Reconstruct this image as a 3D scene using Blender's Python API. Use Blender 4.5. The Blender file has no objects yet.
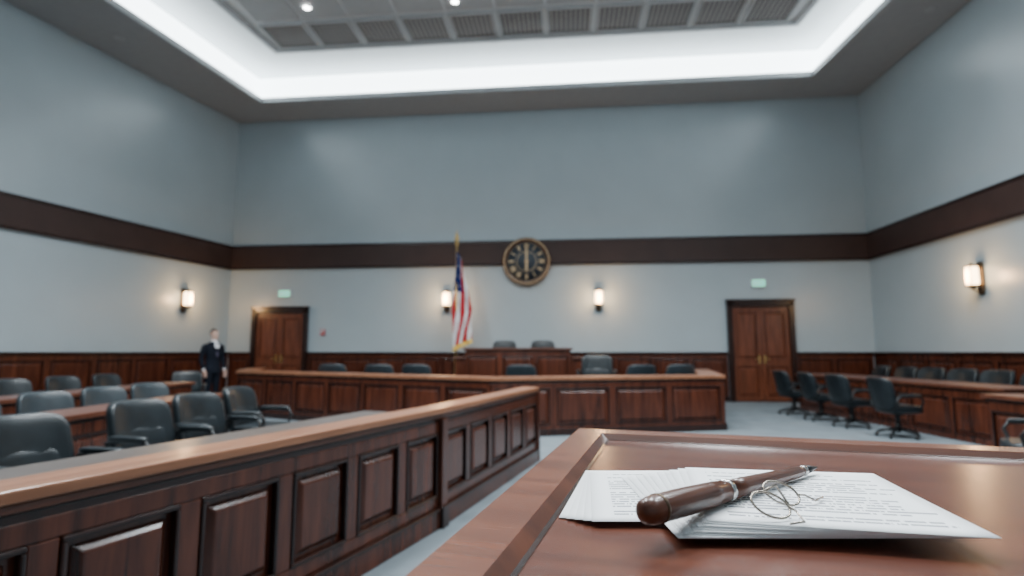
import bpy, math, random
from mathutils import Vector, Matrix
random.seed(4)
C = bpy.context.scene.collection

# ---------------------------------------------------------------- materials
def newmat(name):
    m = bpy.data.materials.new(name); m.use_nodes = True
    nt = m.node_tree
    return m, nt, nt.nodes['Principled BSDF']

def plain(name, col, rough=0.5, metal=0.0, var=0.12, scale=6.0, bump=0.0, bscale=60, coat=0.0, spec=0.5):
    m, nt, p = newmat(name)
    N, L = nt.nodes, nt.links
    tc = N.new('ShaderNodeTexCoord')
    n = N.new('ShaderNodeTexNoise'); n.inputs['Scale'].default_value = scale; n.inputs['Detail'].default_value = 5
    L.new(tc.outputs['Object'], n.inputs['Vector'])
    r = N.new('ShaderNodeValToRGB')
    r.color_ramp.elements[0].position = 0.3; r.color_ramp.elements[1].position = 0.7
    r.color_ramp.elements[0].color = tuple(c*(1-var) for c in col)+(1,)
    r.color_ramp.elements[1].color = tuple(min(1, c*(1+var)) for c in col)+(1,)
    L.new(n.outputs['Fac'], r.inputs['Fac']); L.new(r.outputs['Color'], p.inputs['Base Color'])
    p.inputs['Roughness'].default_value = rough; p.inputs['Metallic'].default_value = metal
    p.inputs['Coat Weight'].default_value = coat; p.inputs['Specular IOR Level'].default_value = spec
    if bump > 0:
        n2 = N.new('ShaderNodeTexNoise'); n2.inputs['Scale'].default_value = bscale
        L.new(tc.outputs['Object'], n2.inputs['Vector'])
        b = N.new('ShaderNodeBump'); b.inputs['Strength'].default_value = bump; b.inputs['Distance'].default_value = 0.01
        L.new(n2.outputs['Fac'], b.inputs['Height']); L.new(b.outputs['Normal'], p.inputs['Normal'])
    return m

def wood(name, dark, light, scale, rough=0.26, coat=0.12, bump=0.06, spec=0.4):
    m, nt, p = newmat(name)
    N, L = nt.nodes, nt.links
    tc = N.new('ShaderNodeTexCoord'); mp = N.new('ShaderNodeMapping')
    mp.inputs['Scale'].default_value = scale
    L.new(tc.outputs['Object'], mp.inputs['Vector'])
    n = N.new('ShaderNodeTexNoise'); n.inputs['Scale'].default_value = 1.0; n.inputs['Detail'].default_value = 7
    n.inputs['Roughness'].default_value = 0.6; n.inputs['Distortion'].default_value = 0.6
    L.new(mp.outputs['Vector'], n.inputs['Vector'])
    r = N.new('ShaderNodeValToRGB')
    e = r.color_ramp.elements
    e[0].position = 0.25; e[0].color = tuple(dark)+(1,)
    e[1].position = 0.78; e[1].color = tuple(light)+(1,)
    L.new(n.outputs['Fac'], r.inputs['Fac']); L.new(r.outputs['Color'], p.inputs['Base Color'])
    p.inputs['Roughness'].default_value = rough; p.inputs['Specular IOR Level'].default_value = spec
    p.inputs['Coat Weight'].default_value = coat; p.inputs['Coat Roughness'].default_value = 0.15
    b = N.new('ShaderNodeBump'); b.inputs['Strength'].default_value = bump; b.inputs['Distance'].default_value = 0.005
    L.new(n.outputs['Fac'], b.inputs['Height']); L.new(b.outputs['Normal'], p.inputs['Normal'])
    return m

def emit(name, col, s):
    m, nt, p = newmat(name)
    p.inputs['Base Color'].default_value = tuple(col)+(1,)
    p.inputs['Emission Color'].default_value = tuple(col)+(1,)
    p.inputs['Emission Strength'].default_value = s
    return m

def perforated(name):
    m, nt, p = newmat(name); N, L = nt.nodes, nt.links
    tc = N.new('ShaderNodeTexCoord')
    v = N.new('ShaderNodeTexVoronoi'); v.voronoi_dimensions='2D'; v.inputs['Scale'].default_value = 10; v.inputs['Randomness'].default_value = 0.0
    L.new(tc.outputs['Object'], v.inputs['Vector'])
    r = N.new('ShaderNodeValToRGB'); r.color_ramp.elements[0].position = 0.40; r.color_ramp.elements[1].position = 0.50
    r.color_ramp.elements[0].color = (0.016, 0.014, 0.014, 1); r.color_ramp.elements[1].color = (0.30, 0.26, 0.25, 1)
    L.new(v.outputs['Distance'], r.inputs['Fac']); L.new(r.outputs['Color'], p.inputs['Base Color'])
    p.inputs['Roughness'].default_value = 0.6
    return m

def papermat(name):
    m, nt, p = newmat(name); N, L = nt.nodes, nt.links
    uv = N.new('ShaderNodeUVMap'); uv.uv_map = 'UVMap'
    s = N.new('ShaderNodeSeparateXYZ'); L.new(uv.outputs['UV'], s.inputs[0])
    def M(op, a, b=None):
        n = N.new('ShaderNodeMath'); n.operation = op
        for i, x in enumerate((a, b)):
            if x is None: continue
            if isinstance(x, (int, float)): n.inputs[i].default_value = x
            else: L.new(x, n.inputs[i])
        return n.outputs[0]
    X, Y = s.outputs[0], s.outputs[1]
    row = M('MULTIPLY', Y, 24.0)
    fr = M('FRACT', row); fl = M('FLOOR', row)
    line = M('MULTIPLY', M('GREATER_THAN', fr, 0.28), M('LESS_THAN', fr, 0.72))
    cv = N.new('ShaderNodeCombineXYZ')
    L.new(M('MULTIPLY', X, 46.0), cv.inputs[0]); L.new(M('MULTIPLY', fl, 7.3), cv.inputs[1])
    nz = N.new('ShaderNodeTexNoise'); nz.inputs['Scale'].default_value = 1.0; nz.inputs['Detail'].default_value = 2
    L.new(cv.outputs[0], nz.inputs['Vector'])
    word = M('GREATER_THAN', nz.outputs['Fac'], 0.43)
    wn = N.new('ShaderNodeTexWhiteNoise'); wn.noise_dimensions = '1D'; L.new(fl, wn.inputs['W'])
    end = M('LESS_THAN', X, M('ADD', M('MULTIPLY', wn.outputs['Value'], 0.3), 0.66))
    gap = M('GREATER_THAN', wn.outputs['Value'], 0.16)
    msk = M('MULTIPLY', M('GREATER_THAN', X, 0.1), M('MULTIPLY', M('GREATER_THAN', Y, 0.08), M('LESS_THAN', Y, 0.9)))
    f = M('MULTIPLY', M('MULTIPLY', line, word), M('MULTIPLY', M('MULTIPLY', end, gap), msk))
    mx = N.new('ShaderNodeMix'); mx.data_type = 'RGBA'
    L.new(M('MULTIPLY', f, 0.85), mx.inputs['Factor'])
    mx.inputs['A'].default_value = (0.92, 0.93, 0.94, 1); mx.inputs['B'].default_value = (0.10, 0.11, 0.14, 1)
    L.new(mx.outputs['Result'], p.inputs['Base Color'])
    p.inputs['Roughness'].default_value = 0.6
    return m

WD, WL = (0.015, 0.004, 0.0022), (0.115, 0.030, 0.014)
wood_v = wood('mahogany_vertical', WD, WL, (14, 14, 1.3))
wood_door = wood('door_wood', (0.06, 0.018, 0.009), (0.19, 0.058, 0.028), (14, 14, 1.3))
wood_dark = wood('mahogany_dark', (0.006, 0.0025, 0.002), (0.032, 0.010, 0.006), (14, 14, 1.3))
wood_h = wood('mahogany_horizontal', (0.032, 0.010, 0.006), (0.14, 0.046, 0.024), (1.2, 16, 16), rough=0.28)
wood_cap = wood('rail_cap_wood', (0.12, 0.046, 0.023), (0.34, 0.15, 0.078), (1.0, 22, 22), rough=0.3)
wood_table = wood('table_wood', (0.050, 0.013, 0.007), (0.145, 0.041, 0.020), (1.3, 26, 26), rough=0.27, coat=0.1)
wood_tedge = wood('table_border_wood', (0.085, 0.026, 0.014), (0.22, 0.074, 0.039), (1.3, 26, 26), rough=0.27, coat=0.1)
wall_m = plain('painted_wall', (0.355, 0.413, 0.443), 0.32, var=0.03, scale=1.2, bump=0.02, bscale=40)
soffit_m = plain('soffit_paint', (0.31, 0.32, 0.33), 0.6, var=0.03)
ceil_m = plain('ceiling_paint', (0.60, 0.63, 0.65), 0.6, var=0.02)
tile_m = plain('ceiling_tile_finish', (0.36, 0.37, 0.38), 0.6, var=0.04)
band_m = plain('brown_band', (0.040, 0.022, 0.019), 0.5, var=0.15, scale=2, spec=0.3)
floor_m = plain('carpet', (0.125, 0.145, 0.158), 0.95, var=0.12, scale=3, bump=0.3, bscale=250, spec=0.1)
leather = plain('black_leather', (0.0075, 0.011, 0.0135), 0.33, var=0.25, scale=9, bump=0.12, bscale=120, spec=0.38)
leather_b = plain('charcoal_leather', (0.017, 0.024, 0.029), 0.36, var=0.2, scale=9, bump=0.12, bscale=120, spec=0.4)
blackm = plain('black_plastic', (0.008, 0.009, 0.010), 0.4, spec=0.35)
desk_grey = plain('desk_laminate', (0.075, 0.060, 0.053), 0.3, var=0.1, spec=0.4)
brass = plain('brass', (0.62, 0.42, 0.16), 0.28, metal=1.0)
bronze = plain('dark_bronze', (0.10, 0.065, 0.04), 0.4, metal=0.8)
steel = plain('polished_steel', (0.5, 0.49, 0.48), 0.22, metal=1.0)
cove_m = emit('cove_diffuser', (0.88, 0.97, 1.0), 6.2)
added_panel_m = emit('added_panel_glow', (0.9, 0.97, 1.0), 4.0)  # glow of the light panels added out of view
spot_m = emit('downlight_lens', (1.0, 0.98, 0.95), 25.0)
shade_m = emit('sconce_glass', (1.0, 0.68, 0.36), 12.0)
exit_m = emit('exit_sign_face', (0.2, 0.75, 0.55), 1.0)
perf_m = perforated('perforated_metal')
paper_m = papermat('printed_paper')

# ---------------------------------------------------------------- mesh builder
class B:
    def __init__(s):
        s.v, s.f, s.m, s.sm, s.mats = [], [], [], [], []
    def mi(s, mat):
        if mat not in s.mats: s.mats.append(mat)
        return s.mats.index(mat)
    def add(s, vs, fs, mat, smooth=False, M=None):
        o = len(s.v); k = s.mi(mat)
        for p in vs:
            p = Vector(p); s.v.append(M @ p if M is not None else p)
        for f in fs:
            s.f.append([i+o for i in f]); s.m.append(k); s.sm.append(smooth)
    def box(s, x0, x1, y0, y1, z0, z1, mat, M=None):
        s.add([(x0,y0,z0),(x1,y0,z0),(x1,y1,z0),(x0,y1,z0),(x0,y0,z1),(x1,y0,z1),(x1,y1,z1),(x0,y1,z1)],
              [(0,3,2,1),(4,5,6,7),(0,1,5,4),(1,2,6,5),(2,3,7,6),(3,0,4,7)], mat, False, M)
    def frust(s, x0, x1, z0, z1, y0, y1, ins, mat, M=None):
        s.add([(x0,y0,z0),(x1,y0,z0),(x1,y0,z1),(x0,y0,z1),
               (x0+ins,y1,z0+ins),(x1-ins,y1,z0+ins),(x1-ins,y1,z1-ins),(x0+ins,y1,z1-ins)],
              [(0,1,2,3),(4,7,6,5),(0,4,5,1),(1,5,6,2),(2,6,7,3),(3,7,4,0)], mat, False, M)
    def prism(s, poly, z0, z1, mat, M=None):
        n = len(poly)
        s.add([(p[0],p[1],z0) for p in poly]+[(p[0],p[1],z1) for p in poly],
              [list(range(n))[::-1], list(range(n,2*n))]+[(i,(i+1)%n,(i+1)%n+n,i+n) for i in range(n)], mat, False, M)
    def ring(s, rings, mat, smooth=True, M=None, closed=False, cap=True):
        n = len(rings[0]); vs = [p for r in rings for p in r]; fs = []
        R = len(rings)
        for j in range(R if closed else R-1):
            a, b = j*n, ((j+1) % R)*n
            for i in range(n):
                fs.append((a+i, a+(i+1)%n, b+(i+1)%n, b+i))
        if cap and not closed:
            fs.append(list(range(n))[::-1]); fs.append([(R-1)*n+i for i in range(n)])
        s.add(vs, fs, mat, smooth, M)
    def tube(s, pts, r, mat, n=10, M=None, closed=False, smooth=True):
        pts = [Vector(p) for p in pts]; rings = []
        rs = r if isinstance(r, (list, tuple)) else [r]*len(pts)
        K = len(pts); up = None
        for i, p in enumerate(pts):
            if closed: t = pts[(i+1)%K]-pts[i-1]
            else: t = pts[min(i+1,K-1)]-pts[max(i-1,0)]
            t.normalize()
            if up is None:
                up = Vector((0,0,1)) if abs(t.z) < 0.9 else Vector((1,0,0))
            a = t.cross(up); a.normalize(); b = a.cross(t); b.normalize(); up = b
            rings.append([p + (a*math.cos(2*math.pi*k/n)+b*math.sin(2*math.pi*k/n))*rs[i] for k in range(n)])
        s.ring(rings, mat, smooth, M, closed)
    def lathe(s, prof, mat, n=24, M=None, closed=False):
        s.ring([[(r*math.cos(2*math.pi*k/n), r*math.sin(2*math.pi*k/n), z) for k in range(n)] for r, z in prof], mat, not closed, M, closed)
    def sup(s, c, size, e, mat, fn=None, M=None, nu=24, nv=14):
        def pw(x, e): return math.copysign(abs(x)**e, x)
        rings = []
        for j in range(nv+1):
            ph = -math.pi/2+math.pi*(j*0.998+0.001*nv)/nv
            ring = []
            for i in range(nu):
                th = 2*math.pi*i/nu
                q = [pw(math.cos(ph), e)*pw(math.cos(th), e)*size[0]/2,
                     pw(math.cos(ph), e)*pw(math.sin(th), e)*size[1]/2,
                     pw(math.sin(ph), e)*size[2]/2]
                if fn: q = fn(*q)
                ring.append((q[0]+c[0], q[1]+c[1], q[2]+c[2]))
            rings.append(ring)
        s.ring(rings, mat, True, M)
    def band(s, pts, o0, o1, z0, z1, mat, closed=False):
        A = offs(pts, o0, closed); Bp = offs(pts, o1, closed)
        rings = [[(a[0],a[1],z0),(b[0],b[1],z0),(b[0],b[1],z1),(a[0],a[1],z1)] for a, b in zip(A, Bp)]
        s.ring(rings, mat, False, None, closed)
    def mesh(s, name, origin=(0,0,0), rot=0.0):
        W = Matrix.Translation(origin) @ Matrix.Rotation(rot, 4, 'Z'); I = W.inverted()
        me = bpy.data.meshes.new(name)
        me.from_pydata([tuple(I @ p) for p in s.v], [], s.f)
        for m in s.mats: me.materials.append(m)
        me.polygons.foreach_set('material_index', s.m); me.polygons.foreach_set('use_smooth', s.sm)
        import bmesh
        bm = bmesh.new(); bm.from_mesh(me); bmesh.ops.recalc_face_normals(bm, faces=bm.faces); bm.to_mesh(me); bm.free()
        return me, W
    def obj(s, name, origin=(0,0,0), rot=0.0, bevel=0.0, parent=None):
        me, W = s.mesh(name, origin, rot)
        o = bpy.data.objects.new(name, me); C.objects.link(o); o.matrix_world = W
        if bevel:
            b = o.modifiers.new('bev', 'BEVEL'); b.width = bevel; b.segments = 2; b.limit_method = 'ANGLE'; b.angle_limit = 0.6
        if parent: o.parent = parent
        return o

def offs(pts, d, closed=False):
    P = [Vector((p[0], p[1])) for p in pts]; n = len(P); out = []
    for i in range(n):
        ds = []
        if closed or i > 0: ds.append((P[i]-P[i-1]).normalized())
        if closed or i < n-1: ds.append((P[(i+1)%n]-P[i]).normalized())
        ns = [Vector((-t.y, t.x)) for t in ds]
        if len(ns) == 1: out.append(P[i]+ns[0]*d)
        else:
            m = (ns[0]+ns[1]).normalized(); out.append(P[i]+m*(d/max(0.3, m.dot(ns[0]))))
    return out

def frame(p0, p1, side=1, off=0.0, z=0.0):
    a = Vector((p1[0]-p0[0], p1[1]-p0[1], 0)).normalized()
    n = Vector((-a.y, a.x, 0))*side
    o = Vector((p0[0], p0[1], z)) + n*off
    return Matrix(((a.x, n.x, 0, o.x), (a.y, n.y, 0, o.y), (0, 0, 1, o.z), (0, 0, 0, 1)))

def panels(b, M, L, z0, z1, n, mat, dark, st=0.035, rail=0.09, pr=0.02):
    b.box(0, L, 0, pr, z1-rail, z1, mat, M); b.box(0, L, 0, pr, z0, z0+rail, mat, M)
    w = L/n
    for i in range(n+1):
        x0, x1 = max(0, i*w-st), min(L, i*w+st)
        b.box(x0, x1, 0, pr, z0+rail, z1-rail, mat, M)
    for i in range(n):
        x0, x1 = i*w+st, (i+1)*w-st
        a0, a1 = z0+rail, z1-rail
        g = 0.018
        for (q0,q1,r0,r1) in ((x0,x1,a0,a0+g),(x0,x1,a1-g,a1),(x0,x0+g,a0+g,a1-g),(x1-g,x1,a0+g,a1-g)):
            b.box(q0, q1, 0, pr+0.008, r0, r1, dark, M)
        b.frust(x0+g+0.02, x1-g-0.02, a0+g+0.02, a1-g-0.02, 0, pr, 0.03, mat, M)

def empty(name, M=None):
    e = bpy.data.objects.new(name, None); C.objects.link(e); e.empty_display_size = 0.2
    if M is not None: e.matrix_world = M
    return e

# ---------------------------------------------------------------- room shell
BL, BR, FR, FL = (-7.7,15.2), (8.72,13.5), (7.55,-3.0), (-13.05,-3.0)
H = 7.63
def wall(name, p0, p1):
    b = B(); a = offs([p0,p1], 0); c = offs([p0,p1], 0.2)
    b.prism([a[0],a[1],c[1],c[0]], 0, 8.7, wall_m); b.obj(name)
wall('wall_back', BL, BR); wall('wall_right', BR, FR); wall('wall_front', FR, FL); wall('wall_left', FL, BL)
room = [FL, FR, BR, BL]
b = B(); b.prism(room, -0.1, 0, floor_m); b.obj('floor')

ax = (Vector(BR)-Vector(BL)).normalized()
def sback(x): return (x-BL[0])/ax.x
LB = (Vector(BR)-Vector(BL)).length
D1 = (sback(-6.97), sback(-5.42)); D2 = (sback(5.30), sback(6.87))
Mb = frame(BL, BR, -1)
def along(p0, p1, t):
    d = (Vector(p1)-Vector(p0)).normalized(); return tuple(Vector(p0)+d*t)

def wains(name, p0, p1, side):
    L = (Vector(p1)-Vector(p0)).length; M = frame(p0, p1, side)
    b = B(); b.box(0, L, 0.003, 0.03, 0, 1.17, wood_v, M)
    n = max(1, round(L/0.9))
    M2 = frame(p0, p1, side, 0.03)
    panels(b, M2, L, 0.0, 1.15, n, wood_v, wood_dark, st=0.06, rail=0.12)
    b.box(0, L, 0.003, 0.085, 1.15, 1.20, wood_dark, M); b.box(0, L, 0.003, 0.065, 0, 0.13, wood_dark, M)
    b.obj(name, origin=(p0[0],p0[1],0), rot=math.atan2(p1[1]-p0[1], p1[0]-p0[0]), bevel=0.004)
wains('trim_1', along(BL,BR,0.09), along(BL,BR,D1[0]-0.02), -1)
wains('trim_2', along(BL,BR,D1[1]+0.02), along(BL,BR,D2[0]-0.02), -1)
wains('trim_3', along(BL,BR,D2[1]+0.02), along(BL,BR,LB-0.09), -1)
wains('trim_4', along(BR,FR,0.0), FR, -1)
wains('trim_5', FL, along(FL,BL,(Vector(BL)-Vector(FL)).length), -1)
def bandwall(name, p0, p1):
    L = (Vector(p1)-Vector(p0)).length; M = frame(p0, p1, -1)
    b = B(); b.box(0, L, 0.003, 0.05, 3.46, 4.06, band_m, M)
    b.box(0, L, 0.003, 0.065, 4.03, 4.09, wood_dark, M); b.box(0, L, 0.003, 0.065, 3.43, 3.48, wood_dark, M)
    b.obj(name)
bandwall('trim_6', BL, BR); bandwall('trim_7', BR, FR); bandwall('trim_8', FL, BL)

# ---------------------------------------------------------------- ceiling
IN = [(-10.1,-1.6), (6.62,-1.6), (7.05,12.5), (-6.5,13.9)]
OUT = [FL, FR, BR, BL]
b = B()
for i in range(4):
    j = (i+1) % 4
    b.prism([OUT[i], OUT[j], IN[j], IN[i]], H, H+0.13, soffit_m)
b.obj('ceiling')
UP = offs(IN, -0.33, True)
b = B()
b.ring([[(p[0],p[1],H+0.13) for p in offs(IN,-0.02,True)],
        [(p[0],p[1],H+0.28) for p in offs(IN,-0.16,True)],
        [(p[0],p[1],H+0.5) for p in offs(IN,-0.27,True)],
        [(p[0],p[1],8.45) for p in UP]], cove_m, True, None, False, cap=False)
b.obj('cove_light')
b = B(); b.prism([tuple(p) for p in offs(OUT, 0.0, True)], 8.45, 8.6, ceil_m); b.obj('ceiling_upper')
RAFT = [(-8.2,0.2), (5.9,0.2), (6.2,11.4), (-5.6,12.55)]
b = B(); b.prism(RAFT, 8.25, 8.44, ceil_m)
b.band(RAFT, 0.0, 0.14, 8.21, 8.252, soffit_m, closed=True)
b.obj('ceiling_raft', bevel=0.01)
rd = (Vector(RAFT[2])-Vector(RAFT[3])).normalized(); ra = math.atan2(rd.y, rd.x)
Mr = Matrix.Translation((RAFT[3][0], RAFT[3][1], 0)) @ Matrix.Rotation(ra, 4, 'Z')
b = B()
for i in range(11):
    x0 = 0.25+i*1.035
    b.box(x0+0.03, x0+0.90, -1.08, -0.24, 8.225, 8.249, perf_m, Mr)
    for q in ((x0-0.02,x0+0.03,-1.13,-0.2),(x0+0.90,x0+0.95,-1.13,-0.2),(x0+.03,x0+0.90,-1.13,-1.08),(x0+.03,x0+0.90,-0.24,-0.2)):
        b.box(q[0],q[1],q[2],q[3],8.21,8.249,tile_m,Mr)
b.obj('ceiling_vent_grille', origin=(RAFT[3][0], RAFT[3][1], 8.2), rot=ra)
b = B()
for r in range(9):
    for i in range(11):
        x0 = 0.25+i*1.035; y0 = -2.25-r*1.06
        if r >= 2 and r % 3 == 0 and i % 3 == 1: continue
        b.box(x0, x0+0.97, y0, y0+0.99, 8.232, 8.249, tile_m, Mr)
b.obj('ceiling_tiles', bevel=0.006)
for r in (3, 6):  # out-of-view panels added to brighten the room, not known fixtures
    for i in (1, 4, 7, 10):
        x0 = 0.25+i*1.035+0.48; y0 = -2.25-r*1.06+0.5
        p = Mr @ Vector((x0, y0, 8.22))
        b = B(); b.box(-0.46,0.46,-0.46,0.46,0.0,0.028,added_panel_m); b.band([(-0.48,-0.48),(0.48,-0.48),(0.48,0.48),(-0.48,0.48)],0,0.04,-0.006,0.028,steel,closed=True)
        o = b.obj('added_light_panel'); o.location = p; o.rotation_euler = (0,0,ra)
        l = bpy.data.lights.new('area','AREA'); l.shape='SQUARE'; l.size=0.9; l.energy=285; l.color=(0.88,0.955,1.0); l.spread=math.radians(130)  # added lamp, spread limited so the upper walls stay darker
        lo = bpy.data.objects.new('added_area_lamp', l); C.objects.link(lo); lo.parent = o; lo.location=(0,0,-0.02)
def downlight(x, y, z):
    b = B(); b.lathe([(0.001,-0.004),(0.07,-0.004),(0.07,0.0),(0.001,0.0)], spot_m)
    b.lathe([(0.072,0.0),(0.075,-0.014),(0.10,-0.01),(0.10,0.0)], ceil_m, closed=True)
    o = b.obj('ceiling_downlight'); o.location = (x,y,z)
downlight(-4.2,10.75,8.215); downlight(-1.15,10.55,8.215)
for (x,y) in ((-8.1,10.9),(7.9,9.9)):
    b = B(); b.lathe([(0.001,-0.01),(0.08,-0.012),(0.1,-0.006),(0.1,0.0)], tile_m); o = b.obj('ceiling_speaker'); o.location=(x,y,H)

# ---------------------------------------------------------------- doors
def door(name, s0, s1, h):
    W = s1-s0
    b = B()
    cs = 0.12
    b.box(0, cs, 0.002, 0.13, 0, h, wood_dark); b.box(W-cs, W, 0.002, 0.13, 0, h, wood_dark); b.box(0, W, 0.002, 0.13, h-cs, h, wood_dark)
    b.box(-0.02, W+0.02, 0.002, 0.16, h, h+0.05, wood_dark)
    half = (W-2*cs)/2
    for k in range(2):
        x0 = cs+k*half+0.004; w = half-0.008
        b.box(x0, x0+w, 0.01, 0.045, 0.01, h-cs-0.005, wood_door)
        Mk = Matrix.Translation((x0, 0.045, 0))
        for (a, c) in ((0.05, 0.95), (0.95, h-cs-0.05)):
            panels(b, Mk, w, a, c, 1, wood_door, wood_v, st=0.09, rail=0.09)
        hx = x0+w-0.06 if k == 0 else x0+0.06
        b.box(hx-0.025, hx+0.025, 0.064, 0.072, 0.92, 1.12, brass)
        b.tube([(hx,0.07,1.03),(hx,0.12,1.03),(hx+(-0.1 if k==0 else 0.1),0.12,1.03)], 0.01, brass)
    me, W_ = b.mesh(name); o = bpy.data.objects.new(name, me); C.objects.link(o)
    o.matrix_world = frame(BL,BR,-1) @ Matrix.Translation((s0,0,0))
    bv = o.modifiers.new('b','BEVEL'); bv.width=0.004; bv.segments=2; bv.limit_method='ANGLE'
door('door_1', D1[0], D1[1], 2.36); door('door_2', D2[0], D2[1], 2.44)

def exit_sign(s, z):
    b = B(); b.box(-0.17,0.17,0.002,0.06,-0.1,0.1,ceil_m); b.box(-0.15,0.15,0.06,0.064,-0.08,0.08,exit_m)
    w = plain('exit_letters',(0.9,0.95,0.92),0.5)
    def L(x0,x1,z0,z1): b.box(x0,x1,0.064,0.067,z0,z1,w)
    L(-.12,-.105,-.045,.045); L(-.105,-.07,.032,.045); L(-.105,-.07,-.006,.006); L(-.105,-.07,-.045,-.032)
    for t in (-1,1):
        b.box(-.007,.007,0.064,0.067,-.05,.05,w,Matrix.Translation((-.035,0,0))@Matrix.Rotation(t*.5,4,'Y'))
    L(.01,.024,-.045,.045); L(.045,.1,.032,.045); L(.066,.08,-.045,.032)
    me,_ = b.mesh('exit_sign'); o = bpy.data.objects.new('exit_sign', me); C.objects.link(o)
    o.matrix_world = frame(BL,BR,-1) @ Matrix.Translation((s,0,z))
exit_sign(sback(-6.12), 2.76); exit_sign(sback(6.09), 2.89)
b = B(); redp = plain('red_plastic',(0.4,0.04,0.04),0.4)
b.box(-0.06,0.06,0.002,0.04,-0.08,0.08,redp); b.box(-0.04,0.04,0.04,0.05,-0.02,0.0,ceil_m); b.box(-0.05,0.05,0.04,0.045,0.03,0.06,ceil_m)
me,_ = b.mesh('fire_alarm_pull_station'); o = bpy.data.objects.new('fire_alarm_pull_station', me); C.objects.link(o)
o.matrix_world = frame(BL,BR,-1) @ Matrix.Translation((sback(-5.02),0,1.72))

def sconce(M):
    e = empty('wall_sconce', M)
    b = B()
    b.box(-0.07,0.07,0.003,0.03,-0.26,0.26,bronze); b.sup((0,0.03,-0.26),(0.14,0.06,0.16),0.8,bronze)
    b.tube([(0,0.03,-0.2),(0,0.1,-0.27),(0,0.16,-0.25),(0,0.17,-0.2)],0.014,bronze)
    T = Matrix.Translation((0,0.17,0))
    b.lathe([(0.02,-0.24),(0.05,-0.21),(0.11,-0.18),(0.115,-0.165),(0.02,-0.165)], bronze, M=T)
    b.lathe([(0.01,0.165),(0.1,0.165),(0.1,0.18),(0.04,0.205),(0.02,0.23),(0.001,0.25)], bronze, M=T)
    for k in range(4):
        a = math.pi/4+k*math.pi/2
        b.tube([(0.108*math.cos(a),0.17+0.108*math.sin(a),-0.17),(0.1*math.cos(a),0.17+0.1*math.sin(a),0.17)],0.006,bronze,n=6)
    o = b.obj('bracket'); o.parent = e
    b = B(); b.lathe([(0.09,-0.165),(0.1,-0.1),(0.1,0.1),(0.09,0.165)], shade_m, M=T)
    o = b.obj('glass_shade'); o.parent = e
    l = bpy.data.lights.new('sconce_bulb','POINT'); l.energy=48; l.color=(1.0,0.58,0.26); l.shadow_soft_size=0.1
    lo = bpy.data.objects.new('bulb', l); C.objects.link(lo); lo.parent = e; lo.location=(0,0.38,0.0)
for x in (-1.69, 2.2):
    sconce(frame(BL,BR,-1) @ Matrix.Translation((sback(x),0,2.56)))
LL = (Vector(BL)-Vector(FL)).length
sconce(frame(FL,BL,-1) @ Matrix.Translation((LL-1.5,0,2.5)))
sconce(frame(BR,FR,-1) @ Matrix.Translation((3.5,0,2.56)))

# clock
b = B()
R = 0.63
navy = plain('clock_face_navy',(0.013,0.022,0.034),0.5)
cg = plain('clock_gilt',(0.52,0.38,0.22),0.5,metal=0.1)
crim = wood('clock_rim_wood',(0.04,0.02,0.013),(0.13,0.065,0.035),(8,8,8))
b.lathe([(0.01,0.0),(R,0.0),(R,0.05),(R-0.03,0.085),(R-0.09,0.085),(R-0.12,0.06),(R-0.12,0.045),(0.01,0.045)], crim, n=48)
b.lathe([(0.001,0.045),(R-0.12,0.045),(R-0.12,0.05),(0.001,0.05)], navy, n=48)
b.lathe([(R-0.06,0.085),(R-0.06,0.092),(R-0.04,0.09),(R-0.04,0.08)], cg, n=48, closed=True)
b.lathe([(0.25,0.05),(0.25,0.056),(0.262,0.056),(0.262,0.05)], cg, n=48, closed=True)
nums = [3,1,2,3,2,1,2,3,4,2,1,2]
for i in range(12):
    Mx = Matrix.Rotation(-i*math.pi/6,4,'Z')
    for j in range(nums[i]):
        xx = (j-(nums[i]-1)/2)*0.036
        b.box(xx-0.012,xx+0.012,0.33,0.46,0.05,0.058,cg,Mx)
for i in range(60):
    b.box(-0.004,0.004,0.478,0.50,0.05,0.056,cg,Matrix.Rotation(i*math.pi/30,4,'Z'))
b.add([(-0.02,-0.08,0.065),(0.02,-0.08,0.065),(0.03,0.26,0.065),(0,0.42,0.065),(-0.03,0.26,0.065)],[(0,1,2,3,4)],cg)
b.add([(-0.026,0.06,0.07),(0.026,0.06,0.07),(0.034,-0.2,0.07),(0,-0.28,0.07),(-0.034,-0.2,0.07)],[(4,3,2,1,0)],cg)
b.lathe([(0.001,0.085),(0.04,0.08),(0.05,0.05)], cg)
me,_ = b.mesh('wall_clock'); o = bpy.data.objects.new('wall_clock', me); C.objects.link(o)
o.matrix_world = frame(BL,BR,-1) @ Matrix.Translation((sback(0.385),0.067,3.52)) @ Matrix.Rotation(math.pi/2,4,'X') @ Matrix.Scale(-1,4,(0,0,1)) 

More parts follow.
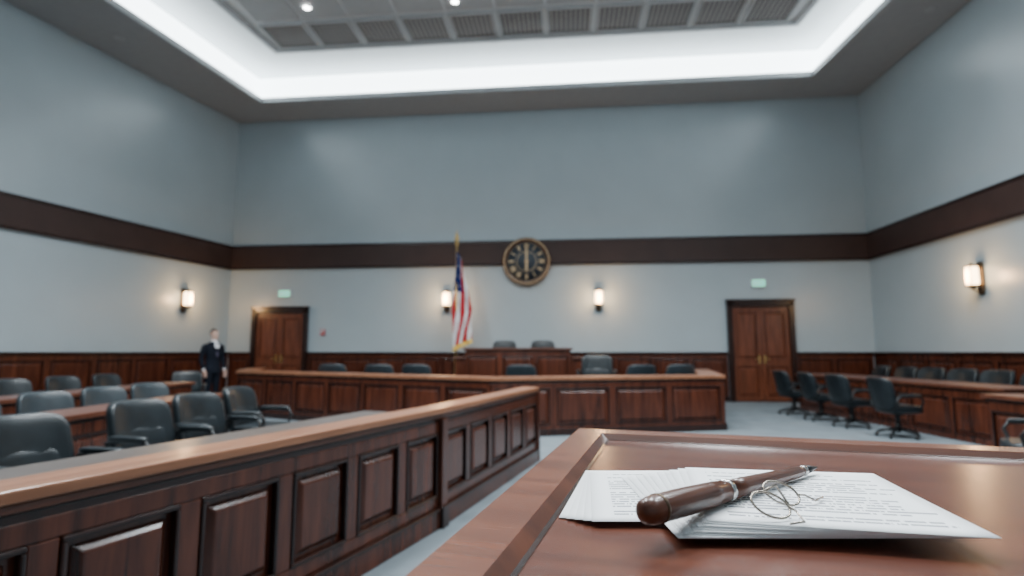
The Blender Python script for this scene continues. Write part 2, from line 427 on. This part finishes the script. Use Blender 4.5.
# ---------------------------------------------------------------- flag
def flag():
    e = empty('flag_on_pole', Matrix.Translation((-1.36,13.6,0)))
    b = B()
    b.lathe([(0.22,0.0),(0.22,0.03),(0.1,0.06),(0.05,0.12),(0.03,0.16)], brass)
    b.lathe([(0.025,0.1),(0.022,3.85)], brass, n=12)
    b.lathe([(0.022,3.80),(0.055,3.85),(0.025,3.9),(0.065,3.96),(0.035,4.06),(0.001,4.2)], brass, n=12)
    o = b.obj('pole'); o.parent = e
    red = plain('flag_red',(0.45,0.008,0.018),0.8,spec=0.2); wh = plain('flag_white',(0.72,0.72,0.72),0.8,spec=0.2); bl = plain('flag_blue',(0.008,0.022,0.12),0.8,spec=0.2)
    gold = plain('flag_fringe',(0.8,0.55,0.12),0.6)
    nu, nv = 65, 40
    V = []
    for j in range(nv+1):
        t = j/nv
        for i in range(nu+1):
            s = i/nu
            wid = 0.14+0.34*min(1,t*1.6)
            x = -0.08*min(1,t*2)+ (s*wid) + 0.02*math.sin(9*t+s*4)
            y = -0.05-0.05*math.sin(s*math.pi*5+0.8*math.sin(3*t))*(0.4+0.6*min(1,t*2))
            z = 3.65-t*2.45 + 0.22*s*(t) - 0.35*s*(1-t)*0.6
            V.append((x,y,z))
    b = B()
    def vid(i,j): return j*(nu+1)+i
    for mt, test in ((bl,'b'),(red,'r'),(wh,'w'),(gold,'g')):
        fs = []
        for j in range(nv):
            for i in range(nu):
                t=j/nv; s=i/nu
                stripe = int((i*0.9 + j*1.1)/12) % 2
                if j >= nv-2 : c='g'
                elif t < 0.40 and s < 0.62:
                    c = 'w' if (i%6==2 and j%4==1) else 'b'
                else: c = 'r' if stripe==0 else 'w'
                if c==test: fs.append((vid(i,j),vid(i+1,j),vid(i+1,j+1),vid(i,j+1)))
        used = sorted({q for f in fs for q in f}); mp = {q:k for k,q in enumerate(used)}
        b.add([V[q] for q in used],[[mp[q] for q in f] for f in fs],mt,True)
    o = b.obj('flag_cloth'); o.parent = e
flag()

# ---------------------------------------------------------------- chairs
def chair_mesh(name, lm):
    b = B()
    b.sup((0,0.02,0.43),(0.52,0.50,0.13),0.35,lm,lambda x,y,z:(x,y,z+0.02*(abs(x)/0.26)**2))
    def bk(x,y,z):
        t=(z+0.23)/0.46
        return (x*(1-0.06*t), y+1.1*x*x-0.10*t, z)
    b.sup((0,-0.24,0.68),(0.56,0.10,0.48),0.38,lm,bk)
    b.sup((0,-0.20,0.60),(0.42,0.07,0.20),0.4,lm,bk)
    for s in (-1,1):
        b.tube([(s*0.24,-0.22,0.44),(s*0.30,-0.2,0.50),(s*0.31,-0.18,0.62),(s*0.31,0.0,0.645),(s*0.31,0.16,0.635),(s*0.305,0.2,0.58),(s*0.29,0.17,0.47),(s*0.22,0.12,0.41)],0.017,blackm,n=8)
        b.sup((s*0.31,0.0,0.655),(0.075,0.34,0.045),0.5,lm,nu=16,nv=8)
    b.lathe([(0.10,0.37),(0.10,0.35),(0.035,0.33),(0.035,0.2),(0.045,0.19),(0.045,0.09),(0.02,0.08)],blackm,n=14)
    for k in range(5):
        a = 2*math.pi*k/5+0.3; c, s_ = math.cos(a), math.sin(a)
        b.tube([(0.02*c,0.02*s_,0.13),(0.15*c,0.15*s_,0.11),(0.29*c,0.29*s_,0.075)],[0.03,0.024,0.016],blackm,n=8)
        b.tube([(0.29*c-0.012*s_,0.29*s_+0.012*c,0.03),(0.29*c+0.012*s_,0.29*s_-0.012*c,0.03)],0.03,blackm,n=12)
    return b.mesh(name)[0]
cm_black = chair_mesh('leather_armchair', leather); cm_blue = chair_mesh('conference_chair', leather_b)
def chair(x, y, face, z=0.0, me=None, name='leather_armchair', s=0.92, sz=None):
    o = bpy.data.objects.new(name, me or cm_black); C.objects.link(o)
    o.location = (x,y,z); o.rotation_euler = (0,0,math.radians(face-90)); o.scale=(s,s,sz or s)
for (x,y,a) in ((-2.60,3.25,-14),(-2.6,4.28,-14),(-2.56,5.0,-14),(-2.62,5.95,-4)):
    chair(x,y,a,s=0.97,sz=0.91)
for (x,y,a) in ((-4.42,4.75,-20),(-4.4,5.55,-20),(-4.4,6.35,-20),(-4.4,7.15,-20)):
    chair(x,y,a,me=cm_blue,sz=0.88)
for (x,y,a) in ((-6.5,6.6,-20),(-6.45,7.45,-20),(-6.4,8.3,-15),(-6.35,9.15,-10),(-5.9,10.3,-60)):
    chair(x,y,a)
for (x,y) in ((5.45,11.0),(5.45,10.05),(5.45,9.15),(5.47,8.1)):
    chair(x,y,8+random.uniform(-12,12))
for (x,y) in ((7.4,11.75),(7.4,11.0),(7.4,10.3),(7.4,9.6),(7.38,8.9),(7.35,8.2),(7.3,7.5)):
    chair(x,y,180+random.uniform(-8,8),s=1.06,sz=1.0)
chair(4.36,4.72,150,s=0.92)

# ---------------------------------------------------------------- long desks
def desk(name, x0, x1, y0, y1, rot, side, h=0.75):
    W, D = (x1-x0), (y1-y0); b = B()
    b.box(-W/2,W/2,-D/2,D/2,h-0.045,h,wood_h)
    b.box(-W/2+0.03,W/2-0.03,-D/2+0.03,D/2-0.03,h-0.075,h-0.045,wood_dark)
    px = side*(W/2-0.07)
    b.box(px-0.02,px+0.02,-D/2+0.06,D/2-0.06,0.0,h-0.075,wood_v)
    M = frame((px+side*0.02,-D/2+0.06),(px+side*0.02,D/2-0.06),-side)
    panels(b,M,D-0.12,0.0,h-0.08,max(1,round(D/0.8)),wood_v,wood_dark)
    for s in (-1,1):
        b.box(-W/2+0.08,W/2-0.08,s*(D/2-0.08)-0.02,s*(D/2-0.08)+0.02,0,h-0.075,wood_v)
    k = round(D/1.6)
    for i in range(1,k):
        yy = -D/2+D*i/k
        b.box(-W/2+0.25,W/2-0.1,yy-0.015,yy+0.015,0,h-0.075,wood_v)
    o = b.obj(name, bevel=0.005); o.location=((x0+x1)/2,(y0+y1)/2,0); o.rotation_euler=(0,0,rot)
desk('jury_desk',-3.95,-3.5,4.4,7.0,0.0,1,0.70)
desk('jury_desk',-5.85,-5.35,5.9,9.6,0.0,1,0.70)
desk('counsel_desk',6.05,6.85,7.0,12.1,0.0,-1)
desk('counsel_desk',5.1,7.2,5.45,6.2,0.0,-1)

# ---------------------------------------------------------------- courtroom enclosure + judge bench
ENC = [(-5.95,12.9),(-5.3,11.0),(-0.3,8.1),(3.27,8.86),(4.1,12.0)]
b = B()
hh = 0.84
b.band(ENC, -0.02, 0.06, 0.0, hh-0.05, wood_v)
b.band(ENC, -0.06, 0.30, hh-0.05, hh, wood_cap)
b.band(ENC, -0.04, 0.08, hh-0.09, hh-0.05, wood_dark)
b.band(ENC, -0.06, -0.02, 0.0, 0.1, wood_dark)
for i in range(4):
    p0, p1 = ENC[i], ENC[i+1]; L = (Vector(p1)-Vector(p0)).length
    panels(b, frame(p0,p1,-1,0.02), L, 0.08, hh-0.09, round(L/0.85), wood_v, wood_dark, st=0.05, rail=0.07)
b.obj('courtroom_enclosure', origin=(0,9,0), bevel=0.004)
for (x,y) in ((-3.3,10.7),(-2.36,10.4),(-1.67,10.2+0.1),(0.18,10.0),(2.24,10.2),(3.0,10.4)):
    chair(x,y,90+random.uniform(-10,10),0.0,cm_blue,'conference_chair',1.0,1.07)
b = B()
b.box(-1.15,1.15,0,0.7,0,1.24,wood_v)
b.box(-1.2,1.2,-0.06,0.75,1.24,1.29,wood_h)
panels(b, frame((-1.15,0),(1.15,0),-1), 2.3, 0.05, 1.2, 3, wood_v, wood_dark, st=0.06)
b.box(1.15,1.45,0.1,0.6,0,1.05,wood_v); b.box(-1.4,-1.15,0.1,0.6,0,1.05,wood_v)
b.box(1.2,1.5,0.05,0.65,1.05,1.09,wood_h); b.box(-1.45,-1.2,0.05,0.65,1.05,1.09,wood_h)
o = b.obj('judge_bench', bevel=0.005); o.location=(0.12,12.3,0); o.rotation_euler=(0,0,-0.1)
b = B(); b.box(-1.05,1.45,0.78,1.6,0,0.28,floor_m)
b.box(-1.07,1.47,0.76,0.78,0,0.28,wood_dark)
o = b.obj('judge_platform'); o.location=(0.12,12.3,0); o.rotation_euler=(0,0,-0.1)
chair(-0.18,13.5,-90,0.281,None,'leather_armchair',1.1,1.3); chair(0.74,13.42,-92,0.281,None,'leather_armchair',1.1,1.3)
chair(1.72,11.5,-100,0.0,None,'leather_armchair',1.18,1.25)

# ---------------------------------------------------------------- foreground bar railing
RA = [(-0.52-0.393*4.1, 4.03-4.1), (-0.52,4.03), (0.26,6.4)]
b = B(); rh = 0.81
b.band(RA, 0.0, 0.10, 0.0, rh-0.05, wood_v)
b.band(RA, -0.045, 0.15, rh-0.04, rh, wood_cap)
b.band(RA, -0.03, 0.13, rh-0.07, rh-0.04, wood_h)
b.band(RA, -0.02, 0.0, rh-0.11, rh-0.07, wood_dark)
b.band(RA, -0.045, 0.0, 0.0, 0.12, wood_v); b.band(RA, -0.055, 0.0, 0.12, 0.14, wood_dark)
L1 = (Vector(RA[1])-Vector(RA[0])).length; L2 = (Vector(RA[2])-Vector(RA[1])).length
panels(b, frame(RA[0],RA[1],-1,0.0), L1, 0.14, rh-0.1, 9, wood_v, wood_dark, st=0.045, rail=0.07, pr=0.025)
panels(b, frame(RA[1],RA[2],-1,0.0), L2, 0.14, rh-0.1, 5, wood_v, wood_dark, st=0.045, rail=0.07, pr=0.025)
b.box(-0.03,0.03,-0.05,0.13,0,rh-0.05,wood_v,frame(RA[1],RA[2],1)@Matrix.Translation((L2,0,0)))
b.box(-0.035,0.055,-0.055,0.0,0,rh-0.075,wood_v,frame(RA[1],RA[2],1))
b.box(-0.04,0.06,-0.07,0.0,0,0.15,wood_dark,frame(RA[1],RA[2],1))
Pin = [RA[0], RA[1]]
b.band(Pin, 0.15, 0.62, rh-0.075, rh-0.045, desk_grey)
b.band(Pin, 0.56, 0.60, 0.0, rh-0.075, wood_v)
b.obj('courtroom_railing', origin=(RA[1][0],RA[1][1],0), rot=math.atan2(RA[1][1]-RA[0][1],RA[1][0]-RA[0][0]), bevel=0.006)

# ---------------------------------------------------------------- foreground lectern table
TZ = 1.05
P0 = Vector((0.131,1.140)); eR = Vector((0.669,-0.226)); eL = Vector((-0.206,-0.739))
P1 = P0+eR*2; P3 = P0+eL*2; P2 = P1+eL*2
T = [P3, P2, P1, P0]
b = B()
fz = TZ-0.010
inner = offs(T,0.054,True); inner2 = offs(T,0.066,True)
b.ring([[(p.x,p.y,TZ-0.045) for p in offs(T,0.008,True)],[(p.x,p.y,TZ-0.04) for p in T],[(p.x,p.y,TZ-0.004) for p in T],[(p.x,p.y,TZ) for p in offs(T,0.004,True)],
        [(p.x,p.y,TZ) for p in inner]], wood_tedge, False, cap=False)
b.ring([[(p.x,p.y,TZ) for p in inner],[(p.x,p.y,fz) for p in inner2]], wood_h, False, cap=False)
b.add([(p.x,p.y,fz) for p in inner2],[(0,1,2,3)],wood_table)
b.band([tuple(p) for p in inner2],-0.002,0.004,fz,fz+0.0008,wood_dark,closed=True)
b.add([(p.x,p.y,TZ-0.045) for p in offs(T,0.008,True)],[(3,2,1,0)],wood_dark)
body = offs(T,0.10,True)
b.prism([tuple(p) for p in body],0,TZ-0.046,wood_v)
b.band([tuple(p) for p in body],-0.03,0,0,0.12,wood_dark,closed=True)
for i in range(4):
    p0,p1 = body[i],body[(i+1)%4]; L=(p1-p0).length
    panels(b, frame(p0,p1,-1), L, 0.12, TZ-0.06, max(1,round(L/0.6)), wood_v, wood_dark)
b.obj('lectern_table', origin=(P0.x,P0.y,0), rot=math.atan2(eR.y,eR.x))

# papers
def sheet(c00, c10, c11, c01, z, parent, curl=0.0):
    me = bpy.data.meshes.new('sheet'); n=12; V=[];F=[];U=[]
    for j in range(n+1):
        for i in range(n+1):
            s,t=i/n,j/n
            p=(Vector(c00)*(1-s)+Vector(c10)*s)*(1-t)+(Vector(c01)*(1-s)+Vector(c11)*s)*t
            V.append((p.x,p.y,z+curl*(s*s*(1-t)**2+0.5*t**4*(1-s)**2)))
            U.append((s,t))
    for j in range(n):
        for i in range(n):
            a=j*(n+1)+i; F.append((a,a+1,a+n+2,a+n+1))
    me.from_pydata(V,[],F); uv=me.uv_layers.new(name='UVMap')
    for l in me.loops: uv.data[l.index].uv=U[l.vertex_index]
    me.materials.append(paper_m)
    for p in me.polygons: p.use_smooth=True
    o=bpy.data.objects.new('sheet',me); C.objects.link(o); o.parent=parent
    so=o.modifiers.new('s','SOLIDIFY'); so.thickness=0.0004
pe = empty('document_papers')
A = [(0.058,0.548),(0.275,0.535),(0.313,0.757),(0.097,0.765)]
Bs = [(0.165,0.503),(0.374,0.450),(0.430,0.690),(0.215,0.722)]
def rot2(q, a, dx=0, dy=0):
    cx=sum(p[0] for p in q)/4; cy=sum(p[1] for p in q)/4
    return [(cx+(p[0]-cx)*math.cos(a)-(p[1]-cy)*math.sin(a)+dx, cy+(p[0]-cx)*math.sin(a)+(p[1]-cy)*math.cos(a)+dy) for p in q]
z = fz+0.0014
for k in range(5):
    sheet(*rot2(A, -0.07+0.03*k, 0.004*k-0.006, -0.003*k+0.005), z, pe, 0.0008); z+=0.0011
for k in range(10):
    sheet(*rot2(Bs, 0.24-0.026*k+(0.02 if k%3==1 else 0), -0.052+0.006*k, 0.010-0.0012*k), z, pe, 0.0008+0.00012*k); z+=0.0010
ztop = z

# pen
pw = wood('pen_wood',(0.028,0.008,0.004),(0.14,0.042,0.018),(60,60,6),rough=0.28,coat=0.2)
b = B()
Lp = 0.337
b.lathe([(0.0008,0.0),(0.0065,0.001),(0.0098,0.004),(0.0116,0.013),(0.0121,0.05),(0.0114,0.10),(0.0102,0.128)], pw)
b.lathe([(0.0098,0.127),(0.0107,0.1275),(0.0107,0.1335),(0.0098,0.134)], steel)
b.lathe([(0.0096,0.134),(0.0090,0.16),(0.0081,0.20),(0.0073,0.24),(0.0063,0.285),(0.0050,0.30)], pw)
b.lathe([(0.0052,0.296),(0.0058,0.297),(0.0056,0.303),(0.0048,0.304)], steel)
b.lathe([(0.0048,0.303),(0.0040,0.318),(0.0022,0.328),(0.0010,Lp)], blackm)
b.lathe([(0.0118,0.0195),(0.0124,0.020),(0.0124,0.023),(0.0118,0.0235)], bronze)
me,_=b.mesh('fountain_pen')
o=bpy.data.objects.new('fountain_pen',me); C.objects.link(o)
a0=Vector((0.106,0.474,ztop+0.013)); a1=Vector((0.374,0.698,ztop+0.006)); d=(a1-a0).normalized()
o.rotation_mode='QUATERNION'; o.rotation_quaternion=d.to_track_quat('Z','Y'); o.location=a0

# spectacles
b = B()
def loop(c, rx, ry, ux, uy, n=28):
    return [Vector(c)+Vector(ux)*rx*math.cos(2*math.pi*k/n)+Vector(uy)*ry*math.sin(2*math.pi*k/n) for k in range(n)]
up=Vector((-0.15,0.75,0.62)).normalized()
c1=Vector((0.226,0.508,ztop+0.0105)); c2=Vector((0.255,0.549,ztop+0.0105))
ux=Vector((0.9,0.1,-0.1)).normalized()
rim = plain('spectacle_wire',(0.28,0.24,0.2),0.25,metal=1.0)
b.tube(loop(c1,0.0165,0.0135,ux,up),0.0011,rim,n=8,closed=True)
b.tube(loop(c2,0.0165,0.0135,ux,up),0.0011,rim,n=8,closed=True)
b.tube([c1+up*0.0135,(c1+c2)/2+Vector((0.0,0,0.012)),c2-up*0.0135],0.0011,rim,n=8)
b.tube([c1+ux*0.0165,c1+ux*0.022+Vector((0,-0.003,-0.003)),c1+Vector((0.018,-0.022,-0.008)),c1+Vector((0.004,-0.026,-0.0085))],0.0009,rim,n=8)
b.tube([c2+ux*0.0165,c2+ux*0.024,c2+Vector((0.034,0.004,-0.008)),c2+Vector((0.05,0.02,-0.0085))],0.0009,rim,n=8)
gm,gnt,gp=newmat('lens_glass'); gp.inputs['Base Color'].default_value=(0.8,0.85,0.9,1); gp.inputs['Alpha'].default_value=0.1; gp.inputs['Roughness'].default_value=0.05
for c in (c1,c2):
    lp=loop(c,0.016,0.013,ux,up); b.add(lp,[list(range(len(lp)))],gm)
b.obj('eyeglasses')

# ---------------------------------------------------------------- man in suit
def man(x, y, face, H_):
    s = H_/1.78
    e = empty('man_in_suit', Matrix.Translation((x,y,0)) @ Matrix.Rotation(math.radians(face+90),4,'Z') @ Matrix.Scale(s,4))
    suit = plain('dark_suit',(0.006,0.008,0.014),0.85,spec=0.15); skin = plain('skin',(0.58,0.36,0.28),0.5,var=0.06)
    shirt = plain('white_shirt',(0.75,0.76,0.78),0.6); tie = plain('dark_tie',(0.03,0.03,0.07),0.5); hairm = plain('dark_hair',(0.03,0.02,0.015),0.7)
    shoe = plain('black_shoe',(0.01,0.01,0.01),0.25)
    def loft(b, secs, mat, n=20):
        b.ring([[(cx+rx*math.cos(2*math.pi*k/n), cy+ry*math.sin(2*math.pi*k/n), z) for k in range(n)] for (cx,cy,z,rx,ry) in secs], mat, True)
    def remesh(o, vs, sm=4):
        r=o.modifiers.new('r','REMESH'); r.mode='VOXEL'; r.voxel_size=vs; r.use_smooth_shade=True
        m=o.modifiers.new('s','SMOOTH'); m.factor=0.5; m.iterations=sm
    b=B()
    loft(b,[(0,0,0.80,0.17,0.125),(0,0,0.90,0.178,0.125),(0,0,1.0,0.170,0.115),(0,0,1.10,0.160,0.108),(0,-0.005,1.22,0.178,0.118),(0,-0.003,1.34,0.195,0.118),(0,0.005,1.42,0.190,0.10),(0,0.012,1.475,0.13,0.08),(0,0.015,1.51,0.07,0.065)],suit)
    for sd in (-1,1):
        b.tube([(sd*0.165,0.01,1.42),(sd*0.215,0.015,1.38),(sd*0.245,0.03,1.26),(sd*0.262,0.035,1.13),(sd*0.262,0.005,1.02),(sd*0.255,-0.045,0.885)],[0.055,0.062,0.056,0.048,0.043,0.034],suit,n=14)
        b.tube([(sd*0.09,0.0,0.92),(sd*0.095,0.0,0.75),(sd*0.10,-0.005,0.50),(sd*0.105,0.01,0.30),(sd*0.108,0.02,0.075)],[0.105,0.092,0.068,0.060,0.056],suit,n=16)
    o=b.obj('suit_body'); o.parent=e; remesh(o,0.012)
    for sd in (-1,1):
        b=B(); b.sup((sd*0.115,-0.04,0.045),(0.095,0.28,0.09),0.7,shoe,lambda x,y,z:(x*(1-0.1*(y<0)),y,z*(0.75 if y<-0.03 else 1)-(0.008 if y<-0.03 else 0)))
        o=b.obj('shoe'); o.parent=e
        b=B(); q=Matrix.Translation((sd*0.254,-0.055,0.87)) @ Matrix.Rotation(math.radians(-18),4,'X')
        b.tube([(0,0,0.045),(0,0,0.0)],[0.026,0.025],skin,M=q)
        b.sup((0,0,-0.045),(0.034,0.082,0.10),0.7,skin,M=q)
        for k,(fy,fl) in enumerate(((-0.030,0.072),(-0.010,0.082),(0.011,0.076),(0.030,0.06))):
            b.tube([(0,fy,-0.08),(-sd*0.004,fy*1.05,-0.085-fl*0.4),(-sd*0.014,fy*1.08,-0.085-fl*0.75),(-sd*0.026,fy*1.05,-0.085-fl)],[0.0095,0.009,0.008,0.0065],skin,n=10,M=q)
        b.tube([(0,-0.028,-0.025),(-sd*0.008,-0.052,-0.05),(-sd*0.014,-0.060,-0.078),(-sd*0.016,-0.058,-0.098)],[0.012,0.011,0.0095,0.0075],skin,n=10,M=q)
        o=b.obj('hand'); o.parent=e; remesh(o,0.004,2)
        b=B(); b.tube([(sd*0.2555,-0.040,0.90),(sd*0.254,-0.052,0.872)],[0.031,0.031],shirt,n=14); o=b.obj('shirt_cuff'); o.parent=e
    b=B()
    b.add([(0,-0.126,1.18),(0.058,-0.108,1.40),(0.045,-0.065,1.50),(-0.045,-0.065,1.50),(-0.058,-0.108,1.40)],[(0,1,2,3,4)],shirt)
    loft(b,[(0,0.005,1.47,0.068,0.07),(0,0.0,1.53,0.062,0.062)],shirt)
    o=b.obj('shirt'); o.parent=e
    b=B(); b.add([(0,-0.135,1.14),(0.026,-0.132,1.20),(0.014,-0.098,1.45),(0.02,-0.085,1.485),(-0.02,-0.085,1.485),(-0.014,-0.098,1.45),(-0.026,-0.132,1.20)],[(0,1,2,5,6),(2,3,4,5)],tie); o=b.obj('necktie'); o.parent=e
    b=B()
    for sd in (-1,1):
        b.add([(sd*0.0,-0.134,1.12),(sd*0.035,-0.128,1.24),(sd*0.066,-0.118,1.38),(sd*0.05,-0.075,1.51),(sd*0.10,-0.07,1.46),(sd*0.12,-0.112,1.36),(sd*0.07,-0.126,1.22)],[(0,1,2,5,6),(2,3,4,5)],suit)
    o=b.obj('jacket_lapels'); o.parent=e; so=o.modifiers.new('s','SOLIDIFY'); so.thickness=0.008
    b=B()
    loft(b,[(0,0.01,1.46,0.058,0.060),(0,0.005,1.55,0.055,0.060),(0,0.0,1.60,0.05,0.055)],skin)
    b.sup((0,0.01,1.685),(0.150,0.190,0.20),1.0,skin)
    b.sup((0,-0.025,1.61),(0.112,0.115,0.115),0.85,skin)
    b.sup((0,-0.07,1.575),(0.05,0.05,0.04),1,skin,nu=12,nv=8)
    b.add([(-0.012,-0.082,1.685),(0.012,-0.082,1.685),(0.019,-0.082,1.632),(-0.019,-0.082,1.632),(0,-0.092,1.68),(0,-0.118,1.638)],[(0,3,5,4),(1,4,5,2),(3,2,5),(0,4,1),(0,1,2,3)],skin)
    for sd in (-1,1):
        b.sup((sd*0.077,0.012,1.66),(0.018,0.038,0.064),0.9,skin,nu=12,nv=8)
        b.sup((sd*0.032,-0.082,1.694),(0.05,0.02,0.014),0.9,skin,nu=12,nv=8)
    o=b.obj('head'); o.parent=e; remesh(o,0.005,3)
    b=B()
    ew=plain('eye_white',(0.8,0.8,0.8),0.2); lip=plain('lips',(0.4,0.16,0.14),0.5)
    for sd in (-1,1):
        b.sup((sd*0.031,-0.080,1.674),(0.024,0.016,0.014),1,ew,nu=12,nv=8)
        b.sup((sd*0.031,-0.088,1.674),(0.010,0.006,0.010),1,blackm,nu=10,nv=6)
        b.sup((sd*0.031,-0.0875,1.698),(0.036,0.010,0.007),1,hairm,nu=10,nv=6)
    b.sup((0,-0.083,1.604),(0.046,0.016,0.012),1,lip,nu=14,nv=8)
    o=b.obj('face_features'); o.parent=e
    b=B()
    def hf(x,y,z):
        if y<-0.03: z=max(z,0.035+(-y-0.03)*0.15)
        elif y<0.03: z=max(z,-0.01)
        else: z=max(z,-0.07)
        return (x,y,z)
    b.sup((0,0.018,1.695),(0.164,0.200,0.208),1.0,hairm,hf,nu=32,nv=20)
    o=b.obj('hair'); o.parent=e; remesh(o,0.006,3)
man(-6.3,11.9,-25,1.68)

# ---------------------------------------------------------------- world + camera
w = bpy.data.worlds.new('World'); bpy.context.scene.world = w; w.use_nodes = True
w.node_tree.nodes['Background'].inputs[0].default_value = (0.6,0.68,0.75,1); w.node_tree.nodes['Background'].inputs[1].default_value = 0.2
cam = bpy.data.cameras.new('camera'); co = bpy.data.objects.new('camera', cam); C.objects.link(co)
co.location=(0,0,1.2); co.rotation_euler=(math.radians(90+6.52),0,0)
cam.sensor_width=36; cam.lens=19.69; cam.clip_start=0.02
cam.dof.use_dof=True; cam.dof.focus_distance=0.62; cam.dof.aperture_fstop=4.2
bpy.context.scene.camera = co
